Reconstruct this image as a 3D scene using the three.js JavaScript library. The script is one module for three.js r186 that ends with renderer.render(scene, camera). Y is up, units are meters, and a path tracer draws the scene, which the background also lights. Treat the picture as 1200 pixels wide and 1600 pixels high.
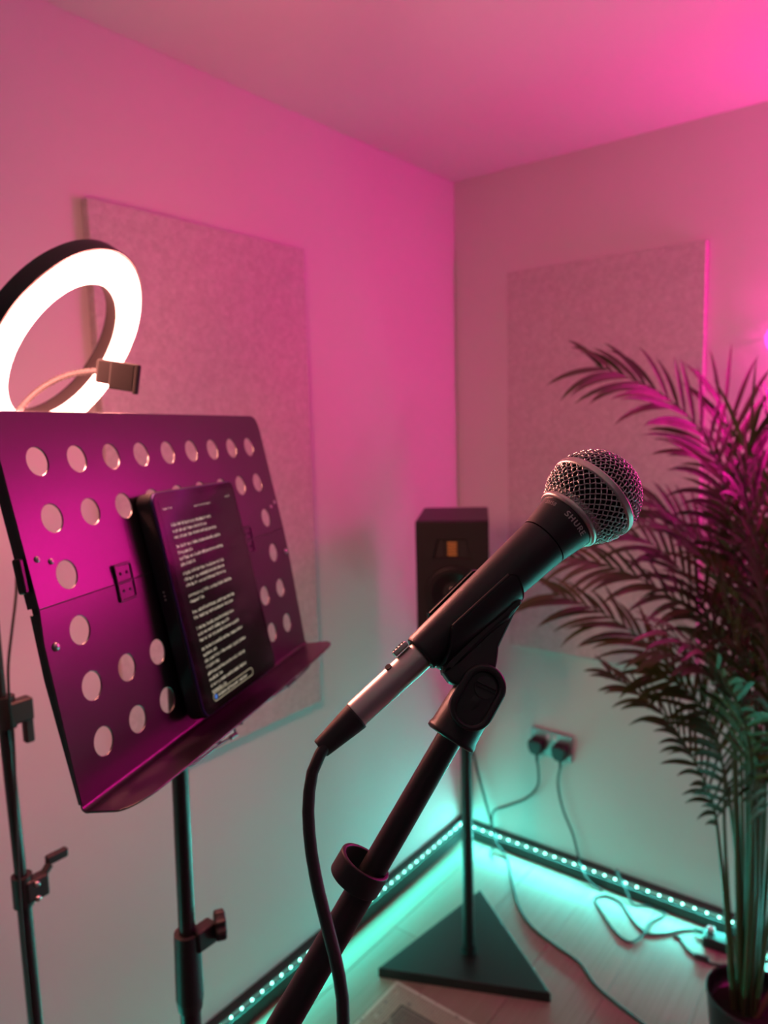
import * as THREE from 'three';
import { RoundedBoxGeometry } from 'three/addons/geometries/RoundedBoxGeometry.js';
import { mergeGeometries } from 'three/addons/utils/BufferGeometryUtils.js';
import { RectAreaLightUniformsLib } from 'three/addons/lights/RectAreaLightUniformsLib.js';

RectAreaLightUniformsLib.init();
const V = (x, y, z) => new THREE.Vector3(x, y, z);
const D = Math.PI / 180;

// ---------------------------------------------------------------- camera, exposure, lights
const scene = new THREE.Scene();
scene.background = new THREE.Color(0x000000);
const camera = new THREE.PerspectiveCamera(69.88, 0.75, 0.05, 20);
camera.position.set(-2.1504, 1.4992, 1.3514);
camera.quaternion.setFromRotationMatrix(new THREE.Matrix4().makeBasis(
  V(0.612929, -0.026727, 0.789686), V(0.112545, 0.992191, -0.053773), V(-0.782082, 0.121834, 0.61115)));
camera.focus = 0.40;
camera.userData.fStop = 8.5;
const renderer = new THREE.WebGLRenderer({ antialias: true });
renderer.toneMapping = THREE.LinearToneMapping;
renderer.toneMappingExposure = 1.0;
renderer.shadowMap.enabled = true;

const NEON = new THREE.Color().setRGB(1.0, 0.004, 0.36), NEON_CD = 0.37;
const TEAL_L = new THREE.Color().setRGB(0.14, 2.35, 1.85), TEAL_R = new THREE.Color().setRGB(0.5, 4.4, 3.9), TEAL = 62;
const WARM = new THREE.Color().setRGB(1.0, 0.25, 0.21), WARM_CD = 0.18;
const WARM_F = new THREE.Color().setRGB(1.0, 0.46, 0.30), WARM_L = 62;
const H = 2.275;

function point(at, color, cd, radius = 1) {
  const l = new THREE.PointLight(color, cd, 0, 2); l.position.copy(at); l.castShadow = true; l.shadow.radius = radius; scene.add(l); return l;
}
// neon tube on the right wall, just past the right edge of the view
const neonPath = [];
{ // a rounded loop whose left end is the bend that shows at the frame edge
  const pts = [[0.955, 1.69], [1.04, 1.74], [1.22, 1.74], [1.45, 1.70], [1.66, 1.73], [1.84, 1.68], [1.9, 1.59], [1.8, 1.50], [1.6, 1.45], [1.42, 1.48], [1.2, 1.49], [1.03, 1.59]];
  for (const [z, y] of pts) neonPath.push(V(-0.03, y, z));
}
for (const i of [2, 3, 4, 5, 7, 8, 9, 10]) point(neonPath[i].clone().add(V(-0.05, 0, 0)), NEON, NEON_CD, 1.4);
// LED strips on the skirting boards
function strip(color, w, pos, towards) {
  const l = new THREE.RectAreaLight(color, TEAL, w, 0.007); l.position.copy(pos); l.lookAt(pos.clone().add(towards)); scene.add(l);
}
strip(TEAL_L, 3.11, V(-1.585, 0.0555, 0.0199), V(0, 0, 1));
strip(TEAL_R, 2.90, V(-0.0199, 0.044, 1.485), V(-1, 0, 0));
// the ring lamp
const ringC = V(-1.6994, 1.5875, 0.5468), ringN = V(0.4025, -0.5558, 0.7274).normalize();
const ringU = V(0, 1, 0).addScaledVector(ringN, -ringN.y).normalize(), ringR = ringU.clone().cross(ringN).normalize();
for (let k = 0; k < 8; k++) {
  const a = (k + 0.5) / 8 * Math.PI * 2; if (k === 6) continue; // the phone arm stands here
  point(ringC.clone().addScaledVector(ringU, Math.sin(a) * 0.107).addScaledVector(ringR, Math.cos(a) * 0.107).addScaledVector(ringN, 0.022), WARM, WARM_CD, 0.8);
  const l = new THREE.RectAreaLight(WARM_F, WARM_L, 0.07, 0.034), p = ringC.clone().addScaledVector(ringU, Math.sin(a) * 0.107).addScaledVector(ringR, Math.cos(a) * 0.107).addScaledVector(ringN, 0.007); // the diffuser's forward light
  l.up.copy(ringU.clone().multiplyScalar(Math.sin(a)).addScaledVector(ringR, Math.cos(a))); l.position.copy(p); l.lookAt(p.clone().add(ringN)); scene.add(l);
}

// ---------------------------------------------------------------- helpers
let seed = 1234567;
const rnd = () => { seed = (seed * 1664525 + 1013904223) >>> 0; return seed / 4294967296; };
const rr = (a, b) => a + (b - a) * rnd();
const taken = {};
function numbered(n) { const k = taken[n] = (taken[n] ?? -1) + 1; return k ? n + '_' + String(k).padStart(3, '0') : n; }
function tag(o, label, category, group) { o.userData.label = label; o.userData.category = category; if (group) o.userData.group = group; return o; }
function mesh(name, g, m, parent) {
  const o = new THREE.Mesh(Array.isArray(g) ? join(g) : g, m); o.castShadow = o.receiveShadow = true;
  o.name = parent ? name : numbered(name); (parent || scene).add(o); return o;
}
function thing(name, label, category, pos = V(0, 0, 0), group) {
  const o = new THREE.Group(); o.name = numbered(name); o.position.copy(pos); scene.add(o); return tag(o, label, category, group);
}
function structure(name, g, m) { const o = mesh(name, g, m); o.userData.kind = 'structure'; return o; }
function join(list) {
  const any = list.some((g) => !g.index);
  return mergeGeometries(list.map((g) => { g = any && g.index ? g.toNonIndexed() : g; for (const k of Object.keys(g.attributes)) if (!['position', 'normal', 'uv'].includes(k)) g.deleteAttribute(k); return g; }));
}
const box = (w, h, d, x = 0, y = 0, z = 0, r = 0) => (r ? new RoundedBoxGeometry(w, h, d, 3, r) : new THREE.BoxGeometry(w, h, d)).translate(x, y, z);
function cyl(a, b, r0, r1 = r0, seg = 28, open = false) { // frustum from a to b
  const d = b.clone().sub(a), g = new THREE.CylinderGeometry(r1, r0, d.length(), seg, 1, open);
  return g.applyQuaternion(new THREE.Quaternion().setFromUnitVectors(V(0, 1, 0), d.clone().normalize())).translate((a.x + b.x) / 2, (a.y + b.y) / 2, (a.z + b.z) / 2);
}
const tube = (pts, r, seg = 0, rad = 10, closed = false) => new THREE.TubeGeometry(new THREE.CatmullRomCurve3(pts, closed, 'centripetal'), seg || pts.length * 8, r, rad, closed);
const lathe = (pts, seg = 48) => new THREE.LatheGeometry(pts.map(([r, y]) => new THREE.Vector2(r, y)), seg);
function extrude(shape, depth, bevel = 0, seg = 2, curve = 14) {
  const g = new THREE.ExtrudeGeometry(shape, { depth: depth - 2 * bevel, bevelEnabled: bevel > 0, bevelSize: bevel, bevelThickness: bevel, bevelOffset: -bevel, bevelSegments: seg, curveSegments: curve });
  return g.translate(0, 0, bevel);
}
function poly(pts) { const s = new THREE.Shape(); pts.forEach(([x, y], i) => i ? s.lineTo(x, y) : s.moveTo(x, y)); s.closePath(); return s; }
function roundRect(x0, y0, x1, y1, r, s = new THREE.Shape()) {
  s.moveTo(x0 + r, y0); s.lineTo(x1 - r, y0); s.absarc(x1 - r, y0 + r, r, -Math.PI / 2, 0); s.lineTo(x1, y1 - r); s.absarc(x1 - r, y1 - r, r, 0, Math.PI / 2);
  s.lineTo(x0 + r, y1); s.absarc(x0 + r, y1 - r, r, Math.PI / 2, Math.PI); s.lineTo(x0, y0 + r); s.absarc(x0 + r, y0 + r, r, Math.PI, Math.PI * 1.5); return s;
}
function canvasTexture(w, h, draw, color = true) {
  const c = document.createElement('canvas'); c.width = w; c.height = h; draw(c.getContext('2d'), w, h);
  const t = new THREE.CanvasTexture(c); t.wrapS = t.wrapT = THREE.RepeatWrapping; if (color) t.colorSpace = THREE.SRGBColorSpace; return t;
}
function dataTexture(n, f, color) { // f(x, y) -> [r, g, b] 0..255
  const a = new Uint8Array(n * n * 4);
  for (let y = 0; y < n; y++) for (let x = 0; x < n; x++) { const c = f(x, y), k = (y * n + x) * 4; a[k] = c[0]; a[k + 1] = c[1]; a[k + 2] = c[2]; a[k + 3] = 255; }
  const t = new THREE.DataTexture(a, n, n); t.wrapS = t.wrapT = THREE.RepeatWrapping; t.magFilter = THREE.LinearFilter; t.minFilter = THREE.LinearFilter; t.needsUpdate = true;
  if (color) t.colorSpace = THREE.SRGBColorSpace; return t;
}
function noiseGrid(n, cells) { // tiling value noise
  const g = new Float32Array(cells * cells).map(() => rnd());
  return (x, y) => {
    const u = x / n * cells, v = y / n * cells, i = Math.floor(u), j = Math.floor(v), fu = u - i, fv = v - j, s = (t) => t * t * (3 - 2 * t);
    const at = (p, q) => g[((q % cells) + cells) % cells * cells + ((p % cells) + cells) % cells];
    const a = at(i, j) + (at(i + 1, j) - at(i, j)) * s(fu), b = at(i, j + 1) + (at(i + 1, j + 1) - at(i, j + 1)) * s(fu);
    return a + (b - a) * s(fv);
  };
}
function uvScale(g, sx, sy = sx) { const u = g.attributes.uv; for (let i = 0; i < u.count; i++) u.setXY(i, u.getX(i) * sx, u.getY(i) * sy); return g; }
const std = (o) => new THREE.MeshStandardMaterial(o), phys = (o) => new THREE.MeshPhysicalMaterial(o);
const lin = (r, g = r, b = r) => new THREE.Color().setRGB(r, g, b);

// ---------------------------------------------------------------- materials
const paintNoise = (() => { const a = noiseGrid(256, 64), b = noiseGrid(256, 20); return dataTexture(256, (x, y) => { const v = 90 + 90 * a(x, y) + 60 * b(x, y); return [v, v, v]; }); })();
paintNoise.repeat.set(9, 7);
const M = {};
M.wall = std({ color: lin(0.70, 0.69, 0.68), roughness: 0.75, bumpMap: paintNoise, bumpScale: 0.00025 });
M.darkWall = std({ color: lin(0.10, 0.10, 0.11), roughness: 0.9, bumpMap: paintNoise, bumpScale: 0.00025 });
M.ceiling = std({ color: lin(0.70, 0.69, 0.68), roughness: 0.85 });
M.skirting = std({ color: lin(0.018), roughness: 0.42 });
{ // grey heathered felt
  const n = 512, base = noiseGrid(n, 24), fine = noiseGrid(n, 128);
  const f = new Float32Array(n * n);
  for (let y = 0; y < n; y++) for (let x = 0; x < n; x++) f[y * n + x] = 152 + 14 * (base(x, y) - 0.5) + 18 * (fine(x, y) - 0.5);
  for (let k = 0; k < 9000; k++) { // fibres
    let x = rnd() * n, y = rnd() * n, a = rnd() * 6.28; const d = rnd() < 0.55 ? -rr(5, 15) : rr(4, 12), L = rr(8, 26) | 0;
    for (let s = 0; s < L; s++) { x += Math.cos(a); y += Math.sin(a); a += rr(-0.25, 0.25); const i = ((y | 0) % n + n) % n * n + ((x | 0) % n + n) % n; f[i] += d; }
  }
  const t = dataTexture(n, (x, y) => { const v = Math.max(60, Math.min(235, f[y * n + x] + 48)); return [v, v * 0.985, v * 0.97]; }, true);
  const b = dataTexture(n, (x, y) => { const v = Math.max(0, Math.min(255, f[y * n + x])); return [v, v, v]; });
  M.felt = std({ color: 0xffffff, map: t, roughness: 1, bumpMap: b, bumpScale: 0.0006 });
}
function plankTexture() {
  return canvasTexture(1024, 192, (c, w, h) => {
    const v = rr(-9, 9); c.fillStyle = `rgb(${138 + v},${124 + v},${112 + v})`; c.fillRect(0, 0, w, h);
    for (let k = 0; k < 420; k++) {
      const y = rnd() * h, x = rnd() * w, L = rr(60, 500), d = rnd() < 0.6; c.globalAlpha = rr(0.03, 0.13); c.strokeStyle = d ? '#6a5646' : '#c4b5a4'; c.lineWidth = rr(0.6, 3);
      c.beginPath(); c.moveTo(x, y); c.bezierCurveTo(x + L * 0.3, y + rr(-5, 5), x + L * 0.6, y + rr(-6, 6), x + L, y + rr(-4, 4)); c.stroke();
    }
    for (let k = 0; k < 5; k++) { // cathedral grain
      const cx = rnd() * w, cy = rr(40, 150); for (let q = 1; q < 7; q++) { c.globalAlpha = 0.09; c.strokeStyle = '#5e4c3e'; c.lineWidth = 1.6; c.beginPath(); c.ellipse(cx, cy, q * 26, q * 4.2, 0, 0, 6.3); c.stroke(); }
    }
    c.globalAlpha = 1;
  });
}
M.planks = [0, 1, 2, 3, 4].map(() => std({ color: lin(0.9), map: plankTexture(), roughness: 0.46 }));
M.blackMetal = std({ color: lin(0.014), roughness: 0.36 });
M.blackPlastic = std({ color: lin(0.016), roughness: 0.48 });
M.blackSatin = phys({ color: lin(0.012), roughness: 0.38, specularIntensity: 0.8 });
M.deskPaint = phys({ color: lin(0.014, 0.012, 0.013), roughness: 0.31, ior: 1.7 });
M.steel = std({ color: lin(0.62, 0.6, 0.58), metalness: 1, roughness: 0.28 });
M.nickel = std({ color: lin(0.62, 0.58, 0.54), metalness: 1, roughness: 0.4 });
M.socketPlate = std({ color: lin(0.32, 0.33, 0.33), metalness: 0.55, roughness: 0.45 });
M.wire = std({ color: lin(0.6, 0.58, 0.57), metalness: 0.95, roughness: 0.36 });
M.foam = std({ color: lin(0.01), roughness: 1 });
M.rubber = std({ color: lin(0.02), roughness: 0.62 });
M.greyCord = std({ color: lin(0.035), roughness: 0.55 });
M.whitePlastic = std({ color: lin(0.72), roughness: 0.4 });

// ---------------------------------------------------------------- the room
structure('wall_left', box(3.4, H + 0.3, 0.12, -1.6, H / 2, -0.06), M.wall);
structure('wall_right', box(0.12, H + 0.3, 3.2, 0.06, H / 2, 1.5), M.wall);
structure('wall_back', box(3.4, H + 0.3, 0.12, -1.6, H / 2, 3.06), M.darkWall);
structure('wall_front', box(0.12, H + 0.3, 3.2, -3.26, H / 2, 1.5), M.darkWall);
structure('ceiling', box(3.44, 0.12, 3.24, -1.6, H + 0.06, 1.5), M.ceiling);
const floor = structure('floor', box(3.44, 0.1, 3.24, -1.6, -0.062, 1.5), std({ color: lin(0.05, 0.045, 0.04), roughness: 0.9 }));
{ // laminate boards 200 mm wide, laid along x
  const geo = (L, W) => { const c = 0.0012, g = extrude(poly([[0, 0], [L, 0], [L, W], [0, W]]), 0.012, c, 1); g.rotateX(-Math.PI / 2); return g; };
  const cache = {};
  for (let row = -1; row < 15; row++) {
    const z1 = 0.106 + 0.2 * row + 0.2, z0 = Math.max(z1 - 0.2, 0.0005); if (z0 > 3) break;
    let x = -((row * 0.437 + 5) % 1.2); if (row >= 0 && row < 5) x = [-0.555, -0.95, -1.12, -0.82, -1.05][row]; // first end joint from the right wall
    const ends = [0]; for (; x > -3.2; x -= 1.2) if (x < -0.02) ends.push(x); ends.push(-3.2);
    const zb = Math.min(z1, 3);
    for (let k = 0; k + 1 < ends.length; k++) {
      const L = ends[k] - ends[k + 1] - 0.0008, W = zb - z0 - 0.0008; if (L < 0.02 || W < 0.01) continue;
      const key = L.toFixed(4) + W.toFixed(4), g = cache[key] ||= uvScale(geo(L, W), 1 / 1.2, 1 / 0.2);
      const p = mesh('plank', g, M.planks[(row * 3 + k * 2 + 7) % 5], floor); p.position.set(ends[k + 1] + 0.0004, -0.012, zb - 0.0004);
    }
  }
}
function skirting(name, L, h, place) { // square-edged board with an eased top
  const c = h > 0.07 ? 0.0555 : 0.044, t = 0.0225; // a channel in the face takes the LED tape
  const s = poly([[0, 0], [t, 0], [t, c - 0.0105], [0.016, c - 0.0085], [0.016, c + 0.0085], [t, c + 0.0105], [t, h - 0.004], [t - 0.004, h], [0, h]]), g = extrude(s, L); const o = structure(name, g, M.skirting); place(o); return o;
}
skirting('baseboard_left', 3.2, 0.074, (o) => { o.rotation.y = -Math.PI / 2; o.position.set(0, 0, 0.0); });
skirting('baseboard_back', 3.2, 0.074, (o) => { o.rotation.y = Math.PI / 2; o.position.set(-3.2, 0, 3); });
skirting('baseboard_front', 2.96, 0.074, (o) => { o.position.set(-3.2, 0, 0.02); });
skirting('baseboard_right', 2.962, 0.062, (o) => { o.rotation.y = Math.PI; o.position.set(0, 0, 2.98); });

// ---------------------------------------------------------------- felt panels
{
  const g = new RoundedBoxGeometry(0.590, 1.19, 0.022, 2, 0.002);
  const u = g.attributes.uv, p = g.attributes.position; for (let i = 0; i < u.count; i++) u.setXY(i, (p.getX(i) + p.getZ(i)) / 0.26, p.getY(i) / 0.26);
  const a = mesh('acoustic_panel', g, M.felt); a.position.set(-1.0455, 1.343, 0.0112); tag(a, 'grey felt acoustic panel hung on the wall behind the music stand', 'panel');
  const g2 = g.clone(); g2.scale(1.008, 1.015, 1); const b = mesh('acoustic_panel', g2, M.felt); b.rotation.y = -Math.PI / 2; b.position.set(-0.0112, 1.353, 0.502);
  tag(b, 'grey felt acoustic panel hung on the wall behind the palm', 'panel');
}

// ---------------------------------------------------------------- LED strips
function ledStrip(name, label, origin, along, out, from, to, n0, color) {
  const t = thing(name, label, 'LED strip', origin, 'LED strips on the skirting');
  const q = new THREE.Quaternion().setFromRotationMatrix(new THREE.Matrix4().makeBasis(along, V(0, 1, 0), out)); t.quaternion.copy(q);
  mesh('tape', box(to - from, 0.011, 0.0012, (from + to) / 2, 0, 0.0006), std({ color: lin(0.55, 0.56, 0.55), roughness: 0.5 }), t);
  const glow = std({ color: lin(0.8), emissive: lin(0.3, 1.0, 0.78), emissiveIntensity: 11, roughness: 0.4 });
  const body = std({ color: lin(0.75), roughness: 0.4 });
  const pkg = box(0.0062, 0.0062, 0.0016, 0, 0, 0.002), lens = new THREE.SphereGeometry(0.0032, 10, 6, 0, Math.PI * 2, 0, Math.PI / 2).rotateX(Math.PI / 2).scale(1, 1, 0.4).translate(0, 0, 0.0028);
  const res = box(0.003, 0.0016, 0.0008, 0.0115, 0.001, 0.0015);
  for (let x = n0; x < to - 0.01; x += 0.0343) { const l = mesh('led', pkg, body, t); l.position.x = x; mesh('lens', lens, glow, l); if (x > from + 0.4) continue; const r = mesh('resistor', res, M.blackPlastic, t); r.position.x = x; }
  return t;
}
ledStrip('led_strip', 'glowing green LED strip along the left black skirting', V(0, 0.0555, 0.0162), V(1, 0, 0), V(0, 0, 1), -3.13, -0.03, -3.10, TEAL_L);
ledStrip('led_strip', 'glowing cyan-green LED strip along the right black skirting under the socket', V(-0.0162, 0.044, 0), V(0, 0, 1), V(-1, 0, 0), 0.03, 2.94, 0.0592, TEAL_R);

// ---------------------------------------------------------------- neon sign
{
  const t = thing('neon_sign', 'magenta neon tube sign on the wall at the right edge', 'neon sign');
  mesh('tube', tube(neonPath, 0.006, 160, 10, true), std({ color: lin(0.8, 0.2, 0.7), emissive: lin(1, 0.08, 0.85), emissiveIntensity: 1.5 }), t);
  const g = []; for (let i = 0; i < neonPath.length; i += 3) { const p = neonPath[i]; g.push(cyl(V(0, p.y, p.z), V(-0.026, p.y, p.z), 0.004, 0.004, 12)); }
  g.forEach((q) => mesh('standoff', q, M.whitePlastic, t));
}

// ---------------------------------------------------------------- rug
{
  const W = 1.9, L = 1.7, tex = canvasTexture(1536, 1374, (c, w, h) => {
    c.fillStyle = '#a89a8e'; c.fillRect(0, 0, w, h);
    const m = w / W, band = (o, t, col) => { c.strokeStyle = col; c.lineWidth = t * m; c.strokeRect(o * m, o * m, w - 2 * o * m, h - 2 * o * m); };
    c.fillStyle = '#756862'; c.fillRect(0.06 * m, 0.06 * m, w - 0.12 * m, h - 0.12 * m); band(0.005, 0.010, '#bdb1a5'); band(0.035, 0.05, '#94857a'); band(0.062, 0.005, '#4a403c'); band(0.12, 0.1, '#655953'); band(0.175, 0.006, '#4a403c');
    for (let k = 0; k < 5200; k++) { c.globalAlpha = rr(0.15, 0.5); c.fillStyle = ['#6a4f4c', '#55565c', '#c2b5a8', '#8d5f58', '#4c4745'][k % 5]; const x = rnd() * w, y = rnd() * h, s = rr(2, 11); c.beginPath(); if (k % 3) c.arc(x, y, s * 0.5, 0, 6.3); else c.rect(x, y, s * 1.6, s * 0.5); c.fill(); }
    for (let y = 0; y < h; y += 3) { c.globalAlpha = 0.12; c.fillStyle = y % 2 ? '#ffffff' : '#2a2422'; c.fillRect(0, y, w, 1.2); }
    for (let k = 0; k < 60000; k++) { c.globalAlpha = rr(0.05, 0.25); c.fillStyle = rnd() < 0.5 ? '#e0d6cb' : '#3c3431'; c.fillRect(rnd() * w, rnd() * h, 2, 2); }
    c.globalAlpha = 1;
  });
  const g = extrude(roundRect(0, 0, W, L, 0.006), 0.007, 0.002, 2); uvScale(g, 1 / W, 1 / L); g.rotateX(-Math.PI / 2);
  const o = mesh('rug', g, std({ map: tex, roughness: 1, bumpMap: tex, bumpScale: 0.001 })); o.position.set(-0.727 - W, 0.0002, 0.24 + L);
  tag(o, 'flat woven rug with faded red and grey pattern on the boards', 'rug');
}

// ---------------------------------------------------------------- loudspeaker on its stand
const spkQ = new THREE.Quaternion().setFromRotationMatrix(new THREE.Matrix4().makeBasis(V(0.504, 0, 0.8637), V(0, 1, 0), V(-0.8637, 0, 0.504)));
{
  const t = thing('studio_monitor', 'black studio loudspeaker with gold ribbon tweeter on the stand in the corner', 'loudspeaker', V(-0.528, 0.9565, 0.317)); t.quaternion.copy(spkQ);
  const vinyl = std({ color: lin(0.016), roughness: 0.5 });
  mesh('cabinet', box(0.18, 0.298, 0.276, 0, 0.149, -0.007, 0.003), vinyl, t);
  const s = roundRect(-0.0897, 0.0003, 0.0897, 0.2977, 0.004);
  s.holes.push(new THREE.Path().absarc(0, 0.118, 0.066, 0, Math.PI * 2, true));
  s.holes.push(poly([[-0.046, 0.205], [-0.034, 0.251], [0.034, 0.251], [0.046, 0.205]]));
  const baffle = extrude(s, 0.014, 0.003, 3, 40).translate(0, 0, 0.131); mesh('front_baffle', baffle, std({ color: lin(0.006), roughness: 0.7 }), t);
  // ribbon tweeter in its flared recess
  const tw = mesh('tweeter', [box(0.092, 0.05, 0.003, 0, 0.228, 0.1325), box(0.036, 0.046, 0.004, 0, 0.228, 0.134, 0.001)], M.blackPlastic, t);
  for (let k = 0; k < 5; k++) mesh('ribbon_fold', box(0.024, 0.0052, 0.004, 0, 0.213 + k * 0.0075, 0.1365, 0.0012), std({ color: lin(0.72, 0.42, 0.12), metalness: 0.7, roughness: 0.4 }), tw);
  for (const sx of [-1, 1]) mesh('waveguide_cheek', extrude(poly([[0, 0.205], [sx * 0.028, 0.205], [sx * 0.016, 0.251], [0, 0.251]].map(([x, y]) => [x + sx * 0.018, y])), 0.006, 0.002).translate(0, 0, 0.1325), M.blackPlastic, tw);
  // woofer
  const wf = mesh('woofer', lathe([[0.0665, 0.144], [0.066, 0.1475], [0.061, 0.1485], [0.058, 0.146], [0.053, 0.1495], [0.049, 0.146], [0.02, 0.128], [0.019, 0.13]], 64).rotateX(Math.PI / 2).translate(0, 0.118, 0), M.blackSatin, t);
  mesh('dust_cap', new THREE.SphereGeometry(0.03, 24, 10, 0, 6.2832, 0, 0.72).rotateX(Math.PI / 2).translate(0, 0.118, 0.1045), phys({ color: lin(0.015), roughness: 0.22 }), wf);
  mesh('status_light', new THREE.CylinderGeometry(0.0018, 0.0018, 0.002, 10).rotateX(Math.PI / 2).translate(0.076, 0.012, 0.1455), M.whitePlastic, t);
}
{
  const t = thing('speaker_stand', 'black speaker stand with triangular steel base plate on the floor', 'speaker stand', V(-0.5475, 0, 0.357));
  const tri = [[-0.742, 0.189], [-0.551, 0.603], [-0.291, 0.242]].map(([x, z]) => [x + 0.5475, -(z - 0.357)]);
  const g = extrude(poly(tri), 0.028, 0.002, 2).rotateX(-Math.PI / 2); mesh('base_plate', g, M.blackSatin, t);
  mesh('pole', cyl(V(0, 0.027, 0), V(0, 0.94, 0), 0.0155, 0.0155, 32), M.blackSatin, t);
  mesh('pole_collar', cyl(V(0, 0.027, 0), V(0, 0.05, 0), 0.021, 0.02, 32), M.blackSatin, t);
  const top = mesh('top_plate', box(0.21, 0.008, 0.22, 0.012, 0, 0), M.blackSatin, t); top.quaternion.copy(spkQ); top.position.set(0.0195, 0.9522, -0.04);
  mesh('side_bracket', [box(0.024, 0.062, 0.16, 0.1055, 0.0345, 0.03, 0.002), box(0.03, 0.008, 0.16, 0.1025, 0, 0.03)], M.blackSatin, top);
}

// ---------------------------------------------------------------- sockets, plugs and leads
{
  const t = thing('wall_socket', 'grey double wall socket with two black plugs in it', 'socket', V(0, 0.43, 0.352));
  const plate = mesh('faceplate', extrude(roundRect(-0.0735, -0.044, 0.0735, 0.044, 0.005), 0.011, 0.0025, 3).rotateY(-Math.PI / 2), M.socketPlate, t);
  for (const z of [-0.01, 0.012]) mesh('rocker_switch', box(0.004, 0.018, 0.012, -0.012, 0.024, z, 0.0015), M.whitePlastic, plate);
  for (const z of [-0.06, 0.06]) mesh('screw', cyl(V(-0.0105, 0, z), V(-0.012, 0, z), 0.003, 0.003, 12), M.steel, plate);
}
function mains(label, z, pts) {
  const t = thing('mains_lead', label, 'power lead', V(-0.0112, 0.422, z), 'leads from the wall socket');
  const s = new THREE.Shape(); s.moveTo(-0.017, 0.022); s.lineTo(0.017, 0.022); s.quadraticCurveTo(0.028, 0.018, 0.026, 0.0); s.quadraticCurveTo(0.022, -0.026, 0.008, -0.028); s.lineTo(-0.008, -0.028); s.quadraticCurveTo(-0.022, -0.026, -0.026, 0.0); s.quadraticCurveTo(-0.028, 0.018, -0.017, 0.022);
  const plug = mesh('plug', extrude(s, 0.034, 0.006, 3).rotateY(-Math.PI / 2), M.blackPlastic, t);
  mesh('strain_relief', cyl(V(-0.017, -0.024, 0), V(-0.014, -0.056, 0), 0.0055, 0.004, 12), M.rubber, plug);
  const L = pts.map((p) => V(p[0] + 0.0112, p[1] - 0.422, p[2] - z)); L.unshift(V(-0.0145, -0.05, 0));
  mesh('cord', tube(L, 0.0034, L.length * 10, 8), M.greyCord, t);
  return t;
}
mains('black plug and lead in the left outlet curling towards the corner', 0.308, [[-0.022, 0.335, 0.311], [-0.02, 0.277, 0.307], [-0.02, 0.22, 0.265], [-0.02, 0.168, 0.19], [-0.021, 0.137, 0.142], [-0.024, 0.104, 0.133], [-0.028, 0.055, 0.143], [-0.04, 0.018, 0.15], [-0.06, 0.0042, 0.15], [-0.09, 0.0042, 0.17]]);
mains('black plug and lead in the right outlet dropping straight to the skirting', 0.391, [[-0.022, 0.31, 0.381], [-0.02, 0.225, 0.397], [-0.02, 0.148, 0.432], [-0.023, 0.085, 0.452], [-0.028, 0.04, 0.468], [-0.036, 0.012, 0.5], [-0.04, 0.0042, 0.54]]);
function cord(name, label, pts, r, mat = M.rubber, group) { const o = mesh(name, tube(pts.map((p) => V(...p)), r, pts.length * 12, 8), mat); return tag(o, label, 'cable', group); }
cord('speaker_cable', 'dark cable hanging from the speaker and snaking across the boards', [[-0.40, 1.0, 0.246], [-0.33, 0.965, 0.206], [-0.27, 0.85, 0.17], [-0.16, 0.6, 0.12], [-0.075, 0.42, 0.08], [-0.04, 0.3, 0.08], [-0.032, 0.17, 0.113], [-0.03, 0.1, 0.132], [-0.034, 0.03, 0.155], [-0.06, 0.0042, 0.21], [-0.171, 0.0042, 0.291], [-0.27, 0.0042, 0.369], [-0.325, 0.0042, 0.44], [-0.357, 0.0042, 0.532], [-0.379, 0.0042, 0.608], [-0.43, 0.0042, 0.674], [-0.459, 0.0042, 0.745], [-0.479, 0.0042, 0.809], [-0.52, 0.0042, 0.90], [-0.64, 0.0042, 1.02], [-0.7, 0.0042, 1.2]], 0.004);
cord('slack_cable', 'thin dark cable hooked behind the speaker stand pole', [[-0.36, 0.96, 0.2], [-0.2, 0.7, 0.09], [-0.05, 0.5, 0.03], [-0.022, 0.38, 0.03], [-0.02, 0.31, 0.045], [-0.021, 0.25, 0.04], [-0.022, 0.19, 0.035], [-0.024, 0.1, 0.03]], 0.0028);
cord('floor_cable', 'looped black cable lying on the boards below the LED strip', [[-0.036, 0.09, 0.585], [-0.03, 0.03, 0.61], [-0.05, 0.0036, 0.645], [-0.031, 0.0036, 0.68], [-0.028, 0.0036, 0.72], [-0.04, 0.0036, 0.735], [-0.10, 0.0036, 0.714], [-0.168, 0.006, 0.713], [-0.216, 0.0036, 0.692], [-0.206, 0.0036, 0.652], [-0.139, 0.0036, 0.577], [-0.092, 0.0036, 0.538], [-0.06, 0.0036, 0.557], [-0.063, 0.0036, 0.605], [-0.125, 0.0036, 0.67], [-0.152, 0.0036, 0.72], [-0.131, 0.0036, 0.756], [-0.08, 0.0036, 0.8], [-0.058, 0.006, 0.83], [-0.055, 0.012, 0.85]], 0.0034);
{
  const t = thing('inline_cable', 'thin black cable with an inline switch beside the plant pot', 'cable', V(-0.167, 0, 0.868));
  mesh('cord', tube([[0.05, 0.0034, -0.085], [0.049, 0.0034, -0.071], [0.012, 0.0034, -0.034], [0, 0.0034, 0.003], [-0.002, 0.0034, 0.037], [0.015, 0.0034, 0.065], [0.08, 0.0034, 0.12], [0.12, 0.0034, 0.2]].map((p) => V(...p)), 0.0032, 80, 8), M.rubber, t);
  mesh('inline_switch', [new THREE.CapsuleGeometry(0.0075, 0.026, 6, 12).rotateX(Math.PI / 2).rotateY(0.1).translate(0, 0.0076, 0.004)], M.blackPlastic, t);
}
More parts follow.
